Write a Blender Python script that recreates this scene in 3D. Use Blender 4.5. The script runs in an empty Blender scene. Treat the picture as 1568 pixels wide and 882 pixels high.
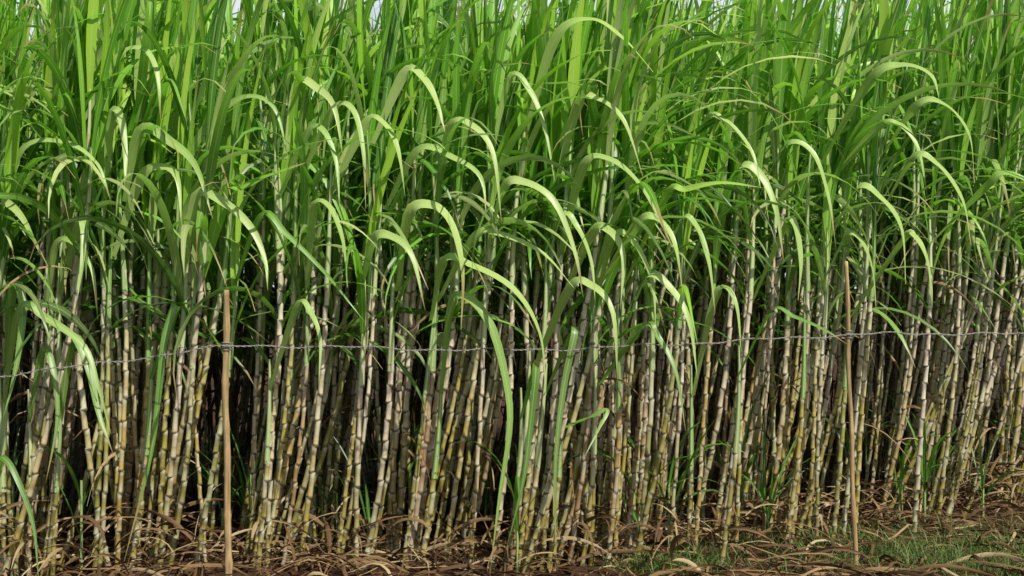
import bpy, math, random
import numpy as np
from mathutils import Vector
SEED=7
rng=np.random.default_rng(SEED)
sc=bpy.context.scene
F=1995.0; CAMZ=1.5
def PX(px,py,d): return np.array([(px-784)/F*d, d, CAMZ+(441-py)/F*d])

# ------------------------------------------------------------ mesh builder
class B:
    def __init__(s): s.v=[];s.f=[];s.a=[];s.b=[];s.m=[];s.n=0
    def grid(s,P,A,Bv,mat,close=False):
        n,k=P.shape[:2]
        idx=np.arange(n*k).reshape(n,k)+s.n
        if close: nx=np.roll(idx,-1,axis=1); c0=idx; c1=nx
        else: c0=idx[:,:-1]; c1=idx[:,1:]
        q=np.stack([c0[:-1],c1[:-1],c1[1:],c0[1:]],-1).reshape(-1,4)
        s.v.append(P.reshape(-1,3)); s.f.append(q); s.a.append(A.reshape(-1,3)); s.b.append(Bv.reshape(-1,3))
        s.m.append(np.full(len(q),mat)); s.n+=n*k
    def cat(s):
        return [np.concatenate(x) for x in (s.v,s.f,s.a,s.b,s.m)]
    def add(s,c,loc,sx,sz,rot,dr):
        v,f,a,b_,m=c
        co,si=math.cos(rot),math.sin(rot)
        w=np.stack([(v[:,0]*co-v[:,1]*si)*sx+loc[0],(v[:,0]*si+v[:,1]*co)*sx+loc[1],v[:,2]*sz],1)
        a=a.copy(); a[:,2]=np.clip(a[:,2]+dr,0,1)
        s.v.append(w); s.f.append(f+s.n); s.a.append(a); s.b.append(b_); s.m.append(m); s.n+=len(v)
    def mesh(s,name,mats):
        v,f,a,b,m=s.cat()
        v=v.astype(np.float32); f=f.astype(np.int32); a=a.astype(np.float32); b=b.astype(np.float32); m=m.astype(np.int32)
        me=bpy.data.meshes.new(name)
        me.vertices.add(len(v)); me.vertices.foreach_set('co',v.ravel())
        me.loops.add(f.size); me.loops.foreach_set('vertex_index',f.ravel())
        me.polygons.add(len(f)); me.polygons.foreach_set('loop_start',np.arange(0,f.size,4,dtype=np.int32))
        me.update(calc_edges=True)
        for M in mats: me.materials.append(M)
        me.polygons.foreach_set('material_index',m)
        me.polygons.foreach_set('use_smooth',np.ones(len(f),dtype=bool))
        at=me.attributes.new('pa','FLOAT_VECTOR','POINT'); at.data.foreach_set('vector',a.ravel())
        at=me.attributes.new('pb','FLOAT_VECTOR','POINT'); at.data.foreach_set('vector',b.ravel())
        me.update(); return me
def obj(name,me,loc=(0,0,0),parent=None):
    o=bpy.data.objects.new(name,me); sc.collection.objects.link(o); o.location=loc
    if parent: o.parent=parent
    return o
def norm(a): return a/np.maximum(np.linalg.norm(a,axis=-1,keepdims=True),1e-9)

# ------------------------------------------------------------ materials
class N:
    def __init__(s,name,tree=None):
        if tree is not None: s.t=tree; return
        s.mat=bpy.data.materials.new(name); s.mat.use_nodes=True; s.t=s.mat.node_tree; s.t.nodes.clear()
        s.out=s.new('ShaderNodeOutputMaterial')
    def new(s,t,**k):
        n=s.t.nodes.new(t)
        for a,b in k.items(): setattr(n,a,b)
        return n
    def L(s,a,b): s.t.links.new(a,b)
    def inp(s,sock,v):
        if isinstance(v,bpy.types.NodeSocket): s.L(v,sock)
        else: sock.default_value=v
    def math(s,op,a,b=0.0,c=None):
        n=s.new('ShaderNodeMath',operation=op); s.inp(n.inputs[0],a); s.inp(n.inputs[1],b)
        if c is not None: s.inp(n.inputs[2],c)
        return n.outputs[0]
    def mix(s,f,a,b,mode='MIX'):
        n=s.new('ShaderNodeMix',data_type='RGBA',blend_type=mode)
        s.inp(n.inputs[0],f)
        s.inp(n.inputs[6],a if isinstance(a,bpy.types.NodeSocket) else (*a,1)); s.inp(n.inputs[7],b if isinstance(b,bpy.types.NodeSocket) else (*b,1))
        return n.outputs[2]
    def ss(s,x,a,b):
        n=s.new('ShaderNodeMapRange',interpolation_type='SMOOTHSTEP'); s.inp(n.inputs[0],x); n.inputs[1].default_value=a; n.inputs[2].default_value=b
        return n.outputs[0]
    def attr(s,name):
        n=s.new('ShaderNodeAttribute',attribute_name=name); x=s.new('ShaderNodeSeparateXYZ'); s.L(n.outputs['Vector'],x.inputs[0]); return n.outputs['Vector'],x.outputs[0],x.outputs[1],x.outputs[2]
    def noise(s,vec,scale,detail=3,rough=.5):
        n=s.new('ShaderNodeTexNoise'); n.inputs['Scale'].default_value=scale; n.inputs['Detail'].default_value=detail; n.inputs['Roughness'].default_value=rough
        if vec is not None: s.L(vec,n.inputs['Vector'])
        return n.outputs['Fac']
    def comb(s,a,b,c):
        n=s.new('ShaderNodeCombineXYZ'); s.inp(n.inputs[0],a); s.inp(n.inputs[1],b); s.inp(n.inputs[2],c); return n.outputs[0]
    def ramp(s,f,cols):
        n=s.new('ShaderNodeValToRGB'); r=n.color_ramp
        while len(r.elements)<len(cols): r.elements.new(.5)
        for e,(p,c) in zip(r.elements,cols): e.position=p; e.color=(*c,1)
        s.L(f,n.inputs[0]); return n.outputs[0]
    def pos(s):
        return s.new('ShaderNodeNewGeometry').outputs['Position']
    def bsdf(s,col,rough=.5,spec=.5,trans=None,tcol=None,bump=None,bs=.3,bd=.002):
        p=s.new('ShaderNodeBsdfPrincipled'); s.inp(p.inputs['Base Color'],col if isinstance(col,bpy.types.NodeSocket) else (*col,1)); s.inp(p.inputs['Roughness'],rough)
        p.inputs['Specular IOR Level'].default_value=spec
        if bump is not None:
            b=s.new('ShaderNodeBump'); b.inputs['Strength'].default_value=bs; b.inputs['Distance'].default_value=bd; s.L(bump,b.inputs['Height']); s.L(b.outputs[0],p.inputs['Normal'])
        if trans:
            t=s.new('ShaderNodeBsdfTranslucent'); s.inp(t.inputs[0],tcol)
            m=s.new('ShaderNodeMixShader'); s.inp(m.inputs[0],trans); s.L(p.outputs[0],m.inputs[1]); s.L(t.outputs[0],m.inputs[2]); s.L(m.outputs[0],s.out.inputs[0])
        else: s.L(p.outputs[0],s.out.inputs[0])
        return p

# leaf: pa=(u across -1..1, v along, rand)  pb=(paleness, rand2, height)
n=N('cane_leaf'); _,u,v,r=n.attr('pa'); _,pale,r2,hh=n.attr('pb')
au=n.math('ABSOLUTE',u)
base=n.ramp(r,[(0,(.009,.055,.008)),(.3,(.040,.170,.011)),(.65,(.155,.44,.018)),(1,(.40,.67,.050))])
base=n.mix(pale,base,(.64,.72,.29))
st=n.noise(n.comb(n.math('MULTIPLY',u,9.0),n.math('MULTIPLY',v,1.3),n.math('MULTIPLY',r2,37.0)),2.2,2)
base=n.mix(n.math('MULTIPLY',n.ss(st,.38,.7),.22),base,(.43,.58,.12))
rib=n.math('SUBTRACT',1.0,n.ss(au,.07,.16))
base=n.mix(n.math('MULTIPLY',rib,.42),base,(.60,.70,.34))
tip=n.math('MULTIPLY',n.ss(n.math('ADD',v,n.math('MULTIPLY',r2,.25)),1.0,1.14),.9)
base=n.mix(tip,base,(.42,.30,.13))
tc=n.mix(.5,base,(.25,.74,.02))
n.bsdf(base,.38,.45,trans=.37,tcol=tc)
LEAF=n.mat
# dry leaf
n=N('dry_leaf'); _,u,v,r=n.attr('pa'); _,pale,r2,hh=n.attr('pb')
st=n.noise(n.comb(n.math('MULTIPLY',u,5.0),n.math('MULTIPLY',v,2.0),n.math('MULTIPLY',r2,37.0)),2.5,2)
c=n.ramp(r,[(0,(.035,.017,.009)),(.4,(.12,.066,.028)),(.75,(.26,.165,.075)),(1,(.46,.36,.20))])
c=n.mix(n.math('MULTIPLY',n.ss(st,.35,.75),.5),c,(.085,.045,.02))
n.bsdf(c,.7,.2)
DRY=n.mat
# stalk: pa=(ang, internode coord, rand) pb=(sheath, rand2, height)
def stalkmat(name,k):
    n=N(name); _,an,v,r=n.attr('pa'); _,sh,r2,hh=n.attr('pb')
    fr=n.math('FRACT',v); P=n.pos()
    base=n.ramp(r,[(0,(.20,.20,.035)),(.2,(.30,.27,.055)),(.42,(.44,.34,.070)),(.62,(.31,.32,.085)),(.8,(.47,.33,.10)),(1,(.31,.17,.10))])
    base=n.mix(n.math('MULTIPLY',n.math('SUBTRACT',1.0,n.ss(hh,.1,.9)),.40),base,(.17,.12,.030))  # dimness of the lower canes painted in, darker towards the ground
    up=n.ss(n.math('ADD',hh,n.math('MULTIPLY',r2,.9)),.8,1.9)
    base=n.mix(n.math('MULTIPLY',up,.85),base,n.mix(r2,(.55,.59,.39),(.70,.56,.44)))
    no=n.noise(P,22.0,3,.6)
    base=n.mix(n.math('MULTIPLY',n.ss(no,.45,.7),.5),base,(.14,.10,.03))
    no2=n.noise(P,6.0,1,.6)
    base=n.mix(n.math('MULTIPLY',n.ss(no2,.48,.68),.42),base,(.64,.64,.48))
    wax=n.math('MULTIPLY',n.ss(fr,.74,.88),n.math('SUBTRACT',1.0,n.ss(fr,.93,.97)))
    base=n.mix(n.math('MULTIPLY',wax,.5),base,(.72,.70,.54))
    dk=n.math('MAXIMUM',n.math('SUBTRACT',1.0,n.ss(fr,.03,.11)),n.ss(fr,.955,.985))
    base=n.mix(n.math('MULTIPLY',dk,n.math('ADD',.60,n.math('MULTIPLY',r2,.25))),base,(.050,.034,.014))
    shc=n.mix(r2,(.15,.32,.05),(.50,.56,.28))
    shc=n.mix(n.math('MULTIPLY',n.ss(n.math('SINE',n.math('MULTIPLY',an,5.0)),-.2,.8),.35),shc,(.64,.64,.40))
    shc=n.mix(n.math('MULTIPLY',n.ss(no2,.6,.72),n.math('MULTIPLY',r,.6)),shc,(.45,.25,.12))
    base=n.mix(sh,base,shc)
    if k<1:   # canes deeper in the field: interior shade painted in as dark brown
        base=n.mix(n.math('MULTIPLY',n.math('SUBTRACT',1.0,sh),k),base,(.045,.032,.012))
    n.bsdf(base,.42,.5); return n.mat
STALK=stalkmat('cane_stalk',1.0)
SHADED=stalkmat('shaded_cane_stalk',.70)
MATS=[STALK,LEAF,DRY]; MATS_SHADED=[SHADED,LEAF,DRY]

# ------------------------------------------------------------ plant parts
def tube(b,path,rad,pa_v,rand,shv,r2,mat=0,sides=7):
    T=norm(np.gradient(path,axis=0))
    ref=np.array([0.,1.,0.]); U=norm(np.cross(T,ref)); V=np.cross(T,U)
    a=np.linspace(0,2*np.pi,sides,endpoint=False)
    P=path[:,None]+rad[:,None,None]*(np.cos(a)[None,:,None]*U[:,None]+np.sin(a)[None,:,None]*V[:,None])
    n_=len(path)
    A=np.empty((n_,sides,3)); A[...,0]=a[None]; A[...,1]=pa_v[:,None]; A[...,2]=rand
    Q=np.empty((n_,sides,3)); Q[...,0]=shv; Q[...,1]=r2; Q[...,2]=path[:,2:3]
    b.grid(P,A,Q,mat,True)
def ribbon(b,path,wdir,W,rand,pale,r2,mat=1,fold=.22,prof=None,wave=0.0):
    n_=len(path); s=np.linspace(0,1,n_)
    T=norm(np.gradient(path,axis=0))
    wd=norm(wdir-T*np.sum(wdir*T,-1,keepdims=True)); Nn=np.cross(wd,T)
    if prof is None:
        t=np.clip(s/.25,0,1); prof=(.42+.58*t*t*(3-2*t))*np.clip(1-s**2.0,0,1)**.95
    w=(W*.5*np.maximum(prof,.02))[:,None]
    wav=(np.sin(s*(14+9*r2)+r2*20)*wave*W)[:,None]*Nn
    Lp=path+wd*w+Nn*w*fold+wav; Rp=path-wd*w+Nn*w*fold-wav
    P=np.stack([Lp,path,Rp],1)
    A=np.empty((n_,3,3)); A[...,0]=np.array([-1,0,1])[None]; A[...,1]=s[:,None]; A[...,2]=rand
    Q=np.empty((n_,3,3)); Q[...,0]=pale; Q[...,1]=r2; Q[...,2]=path[:,2:3]
    b.grid(P,A,Q,mat)
def leaf(b,g,base,phi,th0,th1,p,L,W,rand,pale,wind=.0,mat=1,seg=13,twist=0.0,fold=.22):
    s=np.linspace(0,1,seg); th=th0+(th1-th0)*s**p
    ph=phi+g.normal(0,.25)*s
    d=np.stack([np.sin(th)*np.cos(ph),np.sin(th)*np.sin(ph),np.cos(th)],1)
    d[:,0]+=wind*s*1.2; d=norm(d)
    path=base+np.concatenate([[np.zeros(3)],np.cumsum((d[1:]+d[:-1])/2,0)])*L/(seg-1)
    path[:,2]=np.maximum(path[:,2],.015)
    h=np.stack([-np.sin(ph),np.cos(ph),0*ph],1); T=norm(np.gradient(path,axis=0)); Nn=np.cross(h,T)
    tw=(twist*s)[:,None]; wd=h*np.cos(tw)+Nn*np.sin(tw)
    ribbon(b,path,wd,W,rand,pale,g.random(),mat,fold,wave=.05)
def stalk(b,g,bx,by,sx,sy,H,r0,rnd,r2,lo=False,bend=.8,top=None):
    sh=g.uniform(.45,.7)
    Ht=H+sh if top is None else max(top,H+.3)
    wob=g.uniform(-.035,.035,2); wp=g.uniform(0,6,2)
    def pos(z):
        z=np.asarray(z,float); q=z-bend*z*z/(2*Ht)
        return np.stack([bx+sx*q+wob[0]*np.sin(z*2.3+wp[0])*z/1.5,by+sy*q+wob[1]*np.sin(z*2.1+wp[1])*z/1.5,z],-1)
    zs=[];rs=[];vs=[];z=-.03;k=0
    il=g.uniform(.08,.14)
    while z<H:
        l=il*g.uniform(.82,1.18)*(.65 if z<.25 else 1)
        fr=[0,.04,.10,.5,.9,.965] if not lo else [0,.12,.92]
        rr=[1.18,1.15,.98,.92,.99,1.13] if not lo else [1.14,.96,1.0]
        for f_,q in zip(fr,rr):
            zs.append(z+l*f_); rs.append(r0*q*(1-.10*z/Ht)); vs.append(k+f_+.0001)
        z+=l;k+=1
    zs=np.array(zs);rs=np.array(rs);vs=np.array(vs)
    P=pos(zs)
    kk=np.floor(vs); P[:,0]+=((kk%2)-.5)*.005*np.clip(zs*4,0,1)
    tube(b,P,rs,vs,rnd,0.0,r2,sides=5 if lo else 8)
    z2=np.linspace(zs[-1]-.12,Ht+.12,7 if not lo else 4); t=np.linspace(0,1,len(z2))
    tube(b,pos(z2),r0*(1.18-.78*t),t*4+.3,rnd,1.0,r2,sides=6 if not lo else 5)
    return pos,Ht
def crown(b,g,pos,H,Ht,nl,wind,frontness=0.0,vig=1.0,seg=13):
    ph0=g.uniform(0,np.pi)
    for i in range(nl):
        t=i/(nl-1)
        z=H-.05+(Ht-H+.12)*t
        base=pos(z)
        phi=ph0+np.pi*(i%2)+g.normal(0,.45)
        toward=False
        if frontness and g.random()<frontness: phi=g.normal(-.75,.6); toward=True
        W=g.uniform(.028,.058)*vig
        if t>.5:
            th0=g.uniform(.02,.16); th1=g.uniform(.08,.65) if g.random()<.75 else g.uniform(1.2,2.5); p=g.uniform(1.6,2.6); L=g.uniform(.9,1.45); W*=1.2
        elif t>.25:
            th0=g.uniform(.15,.35); th1=g.uniform(1.8,2.9); p=g.uniform(1.2,2.0); L=g.uniform(1.0,1.5)
        else:
            th0=g.uniform(.25,.6); th1=g.uniform(2.5,3.05); p=g.uniform(.7,1.2); L=g.uniform(.75,1.25)
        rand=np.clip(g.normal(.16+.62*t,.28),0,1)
        pale=np.clip(g.normal(.06,.14),0,.6) if t<.7 else np.clip(g.normal(.02,.09),0,.4)
        if g.random()<(.55 if toward and t<.8 else .10): pale=g.uniform(.35,.85)
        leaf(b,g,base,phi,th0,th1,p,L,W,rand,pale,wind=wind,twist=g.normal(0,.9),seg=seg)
def clump(b,g,cx,cy,ns,front,lean,lo=False):
    for i in range(ns):
        dx=g.normal(0,.090); bx=cx+dx; by=cy+g.normal(0,.10)
        sx=lean+g.normal(0,.10)+dx*.8; sy=g.normal(0,.06)+(by-cy)*.3
        if g.random()<.10: sx+=g.choice([-.2,.25])
        H=g.uniform(1.45,2.0) if g.random()<.85 else g.uniform(1.0,1.4)
        r0=g.uniform(.0100,.0175); rnd=g.random(); r2=g.random()
        pos,Ht=stalk(b,g,bx,by,sx,sy,H,r0,rnd,r2,lo)
        crown(b,g,pos,H,Ht,g.integers(8,11) if not lo else 8,g.uniform(.05,.3),.34 if front else 0,seg=12 if not lo else 8)
        if g.random()<(.55 if not lo else .6):
            for _ in range(g.integers(1,3)):
                z=g.uniform(.4,H); leaf(b,g,pos(z),g.uniform(0,6.28),g.uniform(.3,.8),g.uniform(2.6,3.1),.55,g.uniform(.25,.8),g.uniform(.010,.026),g.uniform(.4,1) if not lo else g.uniform(0,.4),0,mat=2,twist=g.normal(0,2),seg=9 if not lo else 5,fold=.5)  # dry leaves; darker ones in deep clumps paint in the gloom there
    for i in range(g.integers(1,3) if not lo else 1):
        bx=cx+g.normal(0,.2); by=cy+g.normal(0,.12); hb=g.uniform(.05,.45)
        for k in range(g.integers(4,7)):
            leaf(b,g,np.array([bx,by,hb*g.uniform(.3,1)]),g.uniform(0,6.28),g.uniform(.05,.4),g.uniform(.6,2.5),1.5,g.uniform(.35,.85),g.uniform(.012,.028),g.uniform(.0,.4),0,0.05,seg=9,twist=g.normal(0,1))
        z=np.linspace(0,hb+.05,4); tube(b,np.stack([bx+0*z,by+0*z,z],1),np.full(4,.008),z,.5,1.0,.2,sides=5)

FX=[-6.5,-3,-1.2,0,.9,1.65,3.1,6.5]; FY=[6.95,6.9,6.92,7.0,7.25,7.95,8.8,10.4]
def fronty(x): return float(np.interp(x,FX,FY))

g=np.random.default_rng(31)
x=-3.7
while x<4.6:
    lean=g.normal(.15,.08)+(.06 if x>2 else 0)
    b=B(); clump(b,g,0,0,int(g.integers(9,16)),True,lean)
    o=obj('sugarcane_clump',b.mesh('sugarcane_clump',MATS),(x+g.normal(0,.06)-.1,fronty(x)+g.normal(0.10,.12),0))
    o.scale=(1,1,1+.07*max(0,min(1,(x-.5)/2)))
    x+=g.uniform(.46,.76)
hi=[];lo=[]
for i in range(6):
    b=B(); clump(b,g,0,0,12,False,g.normal(.14,.10)); hi.append(b.cat())
for i in range(8):
    b=B(); clump(b,g,0,0,14,False,g.normal(.12,.07),lo=True); lo.append(b.cat())
for row,off in enumerate([.72,1.4,2.2,3.0,3.9]):
    b=B(); x=-3.9-off*.45
    while x<4.9+off*.5:
        c=(hi if row<2 else lo)[int(g.integers(0,6 if row<2 else 8))]
        sca=g.uniform(.93,1.1)
        b.add(c,(x+g.normal(0,.07),fronty(x)+off+g.normal(0,.12)),sca,sca*g.uniform(.95,1.06)*(1+.05*max(0,min(1,(x-.5)/2))),g.normal(0,.4),g.normal(-.03,.08))
        x+=g.uniform(.48,.74) if row==0 else g.uniform(.42,.60)
    obj('sugarcane_row',b.mesh('sugarcane_row',MATS if row<1 else MATS_SHADED))

# ------------------------------------------------------------ long arching leaves at the edge of the field, each on its own cane
H=[
([(30,235),(95,217),(148,250),(170,310)],6.9,.045,.5,.6),
([(-40,300),(5,308),(35,335),(62,390)],6.8,.06,.6,.6),
([(300,218),(365,152),(418,163),(442,245)],7.0,.055,.35,.5),
([(215,200),(262,218),(300,255),(326,335)],6.9,.06,.45,.6),
([(215,275),(250,256),(272,275),(278,345)],6.95,.055,.6,.7),
([(300,300),(345,312),(385,350),(406,400),(410,445)],6.7,.06,.6,.6),
([(455,130),(485,135),(512,165),(526,245)],7.0,.06,.75,.7),
([(620,112),(648,120),(668,155),(682,205)],7.0,.06,.7,.7),
([(560,190),(585,187),(608,225),(621,305)],6.95,.06,.65,.7),
([(625,330),(662,315),(692,345),(708,415),(706,505)],6.6,.065,.65,.8),
([(570,370),(598,362),(630,390),(651,475)],6.75,.06,.6,.6),
([(690,195),(722,192),(755,235),(768,340)],6.85,.06,.65,.7),
([(680,400),(720,406),(785,442),(826,510),(836,605)],6.55,.06,.6,.7),
([(690,470),(716,456),(752,500),(776,590),(780,660),(765,760),(750,880)],6.6,.055,.3,.5),
([(770,290),(802,279),(848,308),(880,385),(893,455)],6.75,.06,.65,.7),
([(725,365),(760,357),(830,387),(878,440)],6.7,.055,.6,.7),
([(890,262),(930,243),(985,290),(1042,405)],6.85,.06,.5,.6),
([(905,360),(932,353),(954,390),(950,475)],6.7,.06,.65,.7),
([(885,160),(915,152),(955,185),(986,275)],7.0,.065,.65,.7),
([(870,445),(905,437),(938,478),(946,585)],6.65,.06,.65,.7),
([(975,345),(1005,335),(1032,370),(1046,450)],6.8,.055,.6,.7),
([(990,425),(1025,440),(1055,490),(1068,580)],6.8,.06,.6,.7),
([(1130,260),(1162,265),(1188,320),(1200,400)],7.1,.06,.6,.7),
([(1200,225),(1243,232),(1268,300),(1280,380)],7.2,.045,.5,.7),
([(1310,290),(1350,305),(1380,350),(1387,435)],7.2,.055,.55,.7),
([(1400,165),(1445,160),(1483,205),(1492,280)],7.4,.055,.5,.7),
([(1395,245),(1435,252),(1473,305),(1487,375)],7.3,.055,.55,.7),
([(1380,370),(1400,362),(1420,400),(1428,470)],7.4,.055,.55,.7),
([(1330,125),(1380,100),(1425,115),(1440,160)],7.3,.055,.45,.7),
([(1180,478),(1215,485),(1262,505),(1297,527)],6.8,.035,.1,.4),
([(30,475),(70,487),(128,530),(150,590),(170,665)],6.5,.055,.4,.5),
([(85,378),(110,370),(140,410),(150,490)],6.7,.05,.45,.5),
([(935,372),(965,363),(998,430),(1004,505)],6.7,.05,.6,.7),
([(1020,300),(1050,290),(1105,280),(1172,288)],6.9,.05,.15,.9),
([(345,300),(370,288),(415,268),(472,248)],6.7,.085,.05,.75),
([(270,470),(252,520),(232,690),(190,860)],6.7,.055,.1,.4),
([(880,500),(862,600),(850,720),(852,870)],6.7,.045,.2,.3),
([(820,560),(812,650),(800,740),(768,868)],6.6,.05,.1,.3),
([(455,470),(475,478),(490,520),(488,590)],6.8,.045,.5,.6),
([(1090,470),(1110,440),(1128,470),(1135,540)],7.3,.05,.55,.6),
([(0,700),(20,720),(50,800),(60,900)],6.6,.04,.1,.3),
([(985,500),(1010,520),(1035,570),(1050,660)],6.8,.045,.2,.4),
([(1340,200),(1375,190),(1405,225),(1420,300)],7.5,.05,.5,.7),
([(850,60),(905,30),(955,60),(1000,110)],7.0,.055,.5,.8),
([(180,90),(218,75),(240,110),(246,185)],7.0,.055,.55,.7),
([(1505,290),(1540,265),(1590,290),(1620,340)],7.6,.05,.3,.7),
([(510,170),(540,168),(556,230),(560,320)],6.9,.05,.5,.6),
([(120,345),(128,350),(126,400),(118,460)],6.8,.05,.5,.5),
([(480,320),(505,318),(525,370),(532,440)],6.8,.05,.5,.6),
([(1200,350),(1217,345),(1226,400),(1222,460)],7.3,.055,.55,.6),
([(780,120),(812,140),(835,200),(850,280)],7.0,.045,.5,.7),
([(1080,190),(1110,185),(1150,230),(1165,290)],7.1,.05,.5,.7),
([(400,330),(440,360),(500,420),(560,495)],6.8,.035,.1,.5),
([(640,230),(690,240),(735,270),(745,330)],6.9,.05,.5,.7),
([(170,180),(185,182),(192,240),(190,290)],6.9,.05,.5,.6),
([(860,330),(885,350),(905,400),(912,470)],6.8,.045,.5,.6),
([(1040,340),(1065,345),(1085,400),(1095,480)],6.9,.05,.5,.6),
([(470,205),(495,200),(515,250),(520,320)],6.9,.05,.4,.6),
([(1290,370),(1315,365),(1335,410),(1342,480)],7.3,.045,.5,.6),
([(110,520),(135,560),(150,630),(175,700)],6.7,.055,.25,.4),
([(65,540),(80,560),(88,640),(70,740)],6.7,.045,.2,.35),
([(20,440),(35,470),(25,560),(5,640)],6.6,.05,.2,.4),
([(900,640),(930,628),(915,660),(895,700)],6.8,.03,.3,.5),
]
def cr(P,n_):
    P=np.array(P,float); P=np.vstack([2*P[0]-P[1],P,2*P[-1]-P[-2]]); out=[]
    m=len(P)-3; ts=np.linspace(0,m-1e-6,n_)
    for t in ts:
        i=int(t); f=t-i; p0,p1,p2,p3=P[i:i+4]
        out.append(.5*((2*p1)+(-p0+p2)*f+(2*p0-5*p1+4*p2-p3)*f*f+(-p0+3*p1-3*p2+p3)*f**3))
    return np.array(out)
b=B(); g=np.random.default_rng(5)
for pts,d,W,pale,rd in H:
    if d>6.72: d-=.22
    k=len(pts); P=[PX(px,py,d-.22*i/(k-1)) for i,(px,py) in enumerate(pts)]
    fy=max(fronty(P[0][0])-.1,d+.05)
    rise=min(g.uniform(.28,.5), max(P[0][2]-.8,.1))
    st=P[0]+np.array([-g.uniform(.06,.2),min(fy-d,.40),-rise])
    path=cr([st]+P,26)
    nrm=np.array([.35,-.8,.5]); T=norm(np.gradient(path,axis=0)); wd=np.cross(T,nrm)
    s=np.linspace(0,1,26)[:,None]; roll=g.normal(0,.35)*(s-.4)+g.normal(0,.15)
    N2=norm(np.cross(wd,T)); wd=norm(wd)*np.cos(roll)+N2*np.sin(roll)
    ribbon(b,path,wd,W*g.uniform(.85,1.05),rd,pale,g.random(),1,.2,wave=.03)
    H0=min(max(st[2]-.35,.5),g.uniform(1.5,1.85)); sx=g.normal(.13,.07); sy=-.02
    top=max(st[2]+.05,H0+.3)
    z=st[2]; tmp=z-.8*z*z/(2*top)
    bx=st[0]-sx*tmp; by=st[1]-sy*tmp
    pos,Ht=stalk(b,g,bx,by,sx,sy,H0,g.uniform(.011,.016),g.random(),g.random(),top=top)
    if Ht>1.5: crown(b,g,pos,max(Ht-.5,H0),Ht,4,.2,.1)
obj('sugarcane_front_row',b.mesh('sugarcane_front_row',MATS))

# ------------------------------------------------------------ ground
def hgt(x,y):
    return .018*np.sin(x*2.1+.6*y)+.014*np.sin(y*3.7-x*1.3)+.010*np.sin(x*7.3+y*5.1)+.006*np.sin(x*15+y*11+1)
n=N('soil'); P=n.pos()
a=n.noise(P,1.3,5,.6); c1=n.noise(P,14,6,.65); c2=n.noise(P,70,4,.6)
c=n.ramp(c1,[(.3,(.025,.011,.007)),(.5,(.060,.027,.015)),(.7,(.12,.056,.030))])
c=n.mix(n.ss(a,.45,.65),c,(.07,.034,.019))
h=n.math('ADD',c1,n.math('MULTIPLY',c2,.5))
n.bsdf(c,.95,.1,bump=h,bs=.9,bd=.03); SOIL=n.mat
gx=np.concatenate([-np.geomspace(2000,6,25),np.linspace(-5.8,5.8,190),np.geomspace(6,2000,25)])
gy=np.concatenate([-np.geomspace(2000,2,20),np.linspace(-1.8,4.9,25),np.linspace(5,12,120),np.geomspace(12.3,2500,25)])
X,Y=np.meshgrid(gx,gy); fade=np.clip(1-(np.hypot(X,Y-8)-12)/20,0,1)
Z=(hgt(X,Y)+rng.normal(0,.004,X.shape)*((abs(X)<6)&(Y>5)&(Y<12)))*fade
b=B(); G=np.stack([X,Y,Z],-1); b.grid(G,np.zeros_like(G),np.zeros_like(G),0); obj('ground',b.mesh('ground',[SOIL]))

# cane trash
g=np.random.default_rng(21); b=B()
for i in range(4600):
    x=g.uniform(-4.2,5.5); y=g.uniform(5.9,9.9)
    if y>fronty(x)+.9: continue
    L=g.uniform(.10,.75); az=g.normal(0,1.1)+(math.pi if g.random()<.5 else 0)
    seg=8; s=np.linspace(0,1,seg); A=az+g.normal(0,.9)*s
    px_=x+np.cumsum(np.cos(A))*L/seg; py_=y+np.cumsum(np.sin(A))*L/seg
    pz=hgt(px_,py_)+g.uniform(.004,.045)+np.abs(np.sin(s*3.14*g.uniform(.5,1.5)))*g.uniform(0,.09)
    path=np.stack([px_,py_,pz],1)
    tw=g.normal(0,.6)+g.normal(0,1.3)*s
    wd=np.stack([-np.sin(A)*np.cos(tw),np.cos(A)*np.cos(tw),np.sin(tw)],1)
    ribbon(b,path,wd,g.uniform(.003,.022),np.clip(g.normal(.42,.3),0,1),0,g.random(),0,.4,prof=np.clip(1-np.abs(2*s-1)**3,.1,1))
for i in range(460):
    x=g.uniform(-3.8,4.5); y=fronty(x)+g.normal(-.05,.17)
    leaf(b,g,np.array([x,y,g.uniform(.0,.25)]),g.uniform(0,6.28),g.uniform(.2,1.0),g.uniform(1.6,2.6),.7,g.uniform(.2,.6),g.uniform(.010,.030),g.uniform(.3,1),0,mat=0,twist=g.normal(0,2),seg=9,fold=.5)
obj('dry_cane_leaf_litter',b.mesh('dry_cane_leaf_litter',[DRY]))

# grass
n=N('grass'); _,u,v,r=n.attr('pa')
c=n.ramp(r,[(0,(.035,.085,.012)),(.6,(.10,.18,.028)),(1,(.22,.25,.07))]); n.bsdf(c,.5,.4,trans=.3,tcol=c); GRASS=n.mat
b=B()
cent=[(PX(1010,860,7.0)[0],6.9,.16,520),(PX(1050,850,7.1)[0],7.0,.2,300),(1.95,7.45,.25,300),(2.35,6.95,.4,1500),(2.8,7.2,.45,1900),(2.1,7.8,.25,200),(3.3,7.8,.4,800),(1.3,7.6,.15,150),(1.6,7.0,.3,250)]
for cx,cy,sd,nn in cent:
    for i in range(nn):
        x=cx+g.normal(0,sd); y=cy+g.normal(0,sd*.6)
        leaf(b,g,np.array([x,y,float(hgt(x,y))]),g.uniform(0,6.28),g.uniform(.1,.8),g.uniform(.8,2.2),1.2,g.uniform(.05,.20),g.uniform(.003,.008),g.random(),0,mat=0,seg=6,twist=g.normal(0,.6))
obj('grass',b.mesh('grass',[GRASS]))

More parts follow.
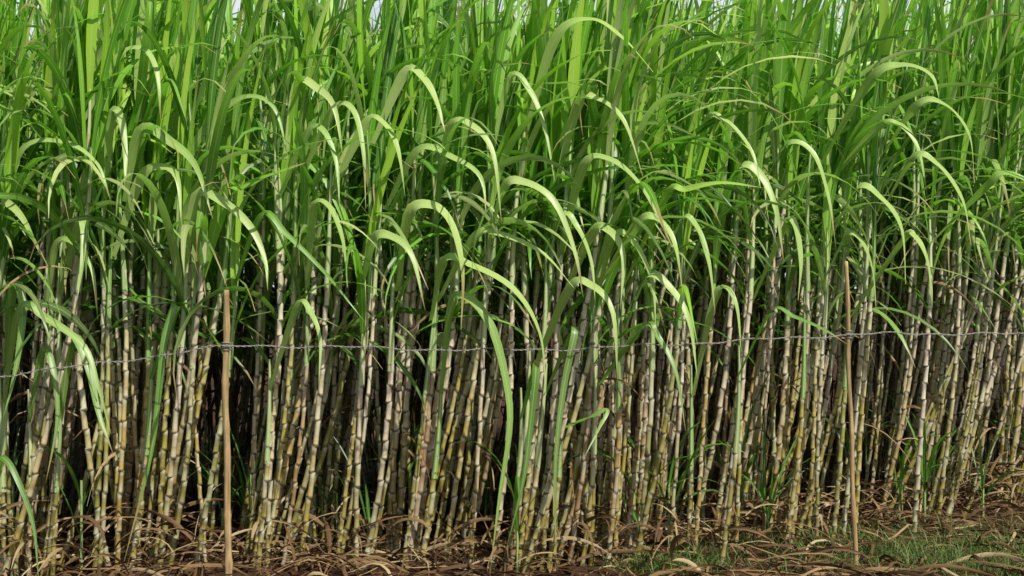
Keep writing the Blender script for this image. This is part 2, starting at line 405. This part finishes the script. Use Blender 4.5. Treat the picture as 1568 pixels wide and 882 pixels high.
# ------------------------------------------------------------ fence
n=N('weathered_wood'); P=n.pos(); mp=n.new('ShaderNodeMapping'); n.L(P,mp.inputs[0]); mp.inputs['Scale'].default_value=(60,60,3)
a=n.noise(mp.outputs[0],1.2,5,.6); c2=n.noise(P,9,3)
c=n.ramp(a,[(.3,(.20,.13,.055)),(.55,(.42,.29,.13)),(.75,(.56,.45,.25))]); c=n.mix(n.math('MULTIPLY',n.ss(c2,.48,.68),.4),c,(.19,.14,.075))
n.bsdf(c,.75,.25,bump=a,bs=.6,bd=.003); WOOD=n.mat
n=N('galvanised_wire'); P=n.pos(); a=n.noise(P,40,3); c=n.mix(a,(.42,.41,.37),(.18,.15,.11)); p=n.bsdf(c,.45,.6); p.inputs['Metallic'].default_value=.2; WIRE=n.mat
fence=bpy.data.objects.new('barbed_wire_fence',None); sc.collection.objects.link(fence)
def post(name,p0,p1,r,knots):
    b=B(); m=60; t=np.linspace(0,1,m); path=p0+(p1-p0)*t[:,None]
    path[:,0]+=.006*np.sin(t*5+1)+.003*np.sin(t*17); path[:,1]+=.006*np.sin(t*7)
    rad=r*(1-.14*t)*(1+.04*np.sin(t*31)+.04*np.sin(t*57+1))
    for k in knots: rad*=1+.22*np.exp(-((t-k)/.010)**2)
    rad[-1]=r*.12; path[-1]=path[-2]+(0,0,.002); rad[-2]*=.9
    tube(b,path,rad,t*5,.5,0.,.5,0,12)
    return obj(name,b.mesh(name,[WOOD]),parent=fence)
DL,DR=6.45,6.9
pl0=PX(347,905,DL); pl0[2]=-.05; pl1=PX(348,436,DL)
pr0=PX(1309,905,DR); pr0[2]=-.05; pr1=PX(1297,392,DR)
post('post_1',pl0,pl1,.018,[.12,.27,.40,.55,.70,.86]); post('post_2',pr0,pr1,.0130,[.2,.36,.52,.7,.85])
wp=[(-420,640,6.1),(-100,590,6.28),(0,575,6.35),(110,562,6.39),(230,546,6.41),(345,531,DL-.03),(450,530,6.47),(620,534,6.5),(784,536,6.57),(950,531,6.67),(1130,522,6.8),(1299,513,DR-.02),(1400,511,7.0),(1568,512,7.15),(1800,512,7.4),(2200,512,7.8)]
line=cr([PX(*q) for q in wp],1500)
seglen=np.concatenate([[0],np.cumsum(np.linalg.norm(np.diff(line,axis=0),axis=1))])
sag=line.copy(); sag[:,2]+=.006*np.sin(seglen*9)+.004*np.sin(seglen*23)
b=B(); g=np.random.default_rng(3)
T=norm(np.gradient(sag,axis=0)); Uv=norm(np.cross(T,[0,0,1.])); Vv=np.cross(T,Uv)
for k in (0,math.pi):
    an=seglen*2*math.pi/.06+k
    p=sag+.0028*(np.cos(an)[:,None]*Uv+np.sin(an)[:,None]*Vv)
    tube(b,p,np.full(len(p),.0018),seglen,.5,0.,.5,0,5)
s=.05
while s<seglen[-1]:
    i=int(np.searchsorted(seglen,s)); c0=sag[i]; t_=T[i]
    for q in range(2):
        a=g.uniform(0,6.28); dd=math.cos(a)*Uv[i]+math.sin(a)*Vv[i]
        pp=np.array([c0-dd*.020+t_*.006*q,c0-dd*.004+t_*.003,c0+dd*.004+t_*.003,c0+dd*.020+t_*(.008-.006*q)])
        tube(b,pp,np.array([.0006,.0016,.0016,.0006]),np.arange(4.),.5,0.,.5,0,4)
    tt=np.linspace(0,1,16); an=tt*math.pi*6
    tube(b,c0+t_*(tt[:,None]-.5)*.014+.0052*(np.cos(an)[:,None]*Uv[i]+np.sin(an)[:,None]*Vv[i]),np.full(16,.0014),tt,.5,0.,.5,0,4)
    s+=g.uniform(.105,.125)
for c0,r in ((PX(347,531,DL),.020),(PX(1300,513,DR),.015)):
    tt=np.linspace(0,1,90); an=tt*math.pi*2*5
    p=np.stack([c0[0]+(r+.003)*np.cos(an),c0[1]+(r+.003)*np.sin(an),c0[2]-.02+tt*.04+.004*np.sin(an*.7)],1)
    tube(b,p,np.full(90,.0025),tt,.5,0.,.5,0,5)
obj('wire',b.mesh('wire',[WIRE]),parent=fence)

# ------------------------------------------------------------ light, sky, camera
el=math.radians(52); sd=np.array([.55,-.83]); sd/=np.linalg.norm(sd)
w=bpy.data.worlds.new('World'); sc.world=w; w.use_nodes=True; nt=w.node_tree
n=N('',nt)
sky=nt.nodes.new('ShaderNodeTexSky'); sky.sky_type='NISHITA'; sky.sun_disc=False; sky.sun_elevation=el; sky.sun_rotation=math.atan2(sd[0],sd[1]); sky.dust_density=2.0; sky.ozone_density=.6
tcn=nt.nodes.new('ShaderNodeTexCoord'); sp=nt.nodes.new('ShaderNodeSeparateXYZ'); nt.links.new(tcn.outputs['Generated'],sp.inputs[0])
haze_band=n.math('MULTIPLY',n.math('SUBTRACT',1.0,n.ss(sp.outputs[2],.22,.38)),n.ss(sp.outputs[1],.3,.8))   # white haze added to brighten the sky beyond the field, that side only
cl=n.noise(tcn.outputs['Generated'],3.5,4,.55)
haze_band=n.math('MULTIPLY',haze_band,n.ss(cl,.25,.50))
col=n.mix(haze_band,sky.outputs[0],(7.0,7.7,8.1))
bg=nt.nodes['Background']; nt.links.new(col,bg.inputs[0]); bg.inputs[1].default_value=.11
l=bpy.data.lights.new('sun','SUN'); l.energy=5.0; l.angle=math.radians(.5); l.color=(1,.96,.88)
o=bpy.data.objects.new('sun',l); sc.collection.objects.link(o)
D=Vector((sd[0]*math.cos(el),sd[1]*math.cos(el),math.sin(el))); o.rotation_euler=D.to_track_quat('Z','Y').to_euler()
cam=bpy.data.cameras.new('camera'); cam.lens=F/1568*36; cam.clip_end=6000
co=bpy.data.objects.new('camera',cam); sc.collection.objects.link(co); co.location=(0,0,CAMZ); co.rotation_euler=(math.radians(90),0,0); sc.camera=co
sc.view_settings.view_transform='Standard'; sc.view_settings.look='None'; sc.view_settings.exposure=0
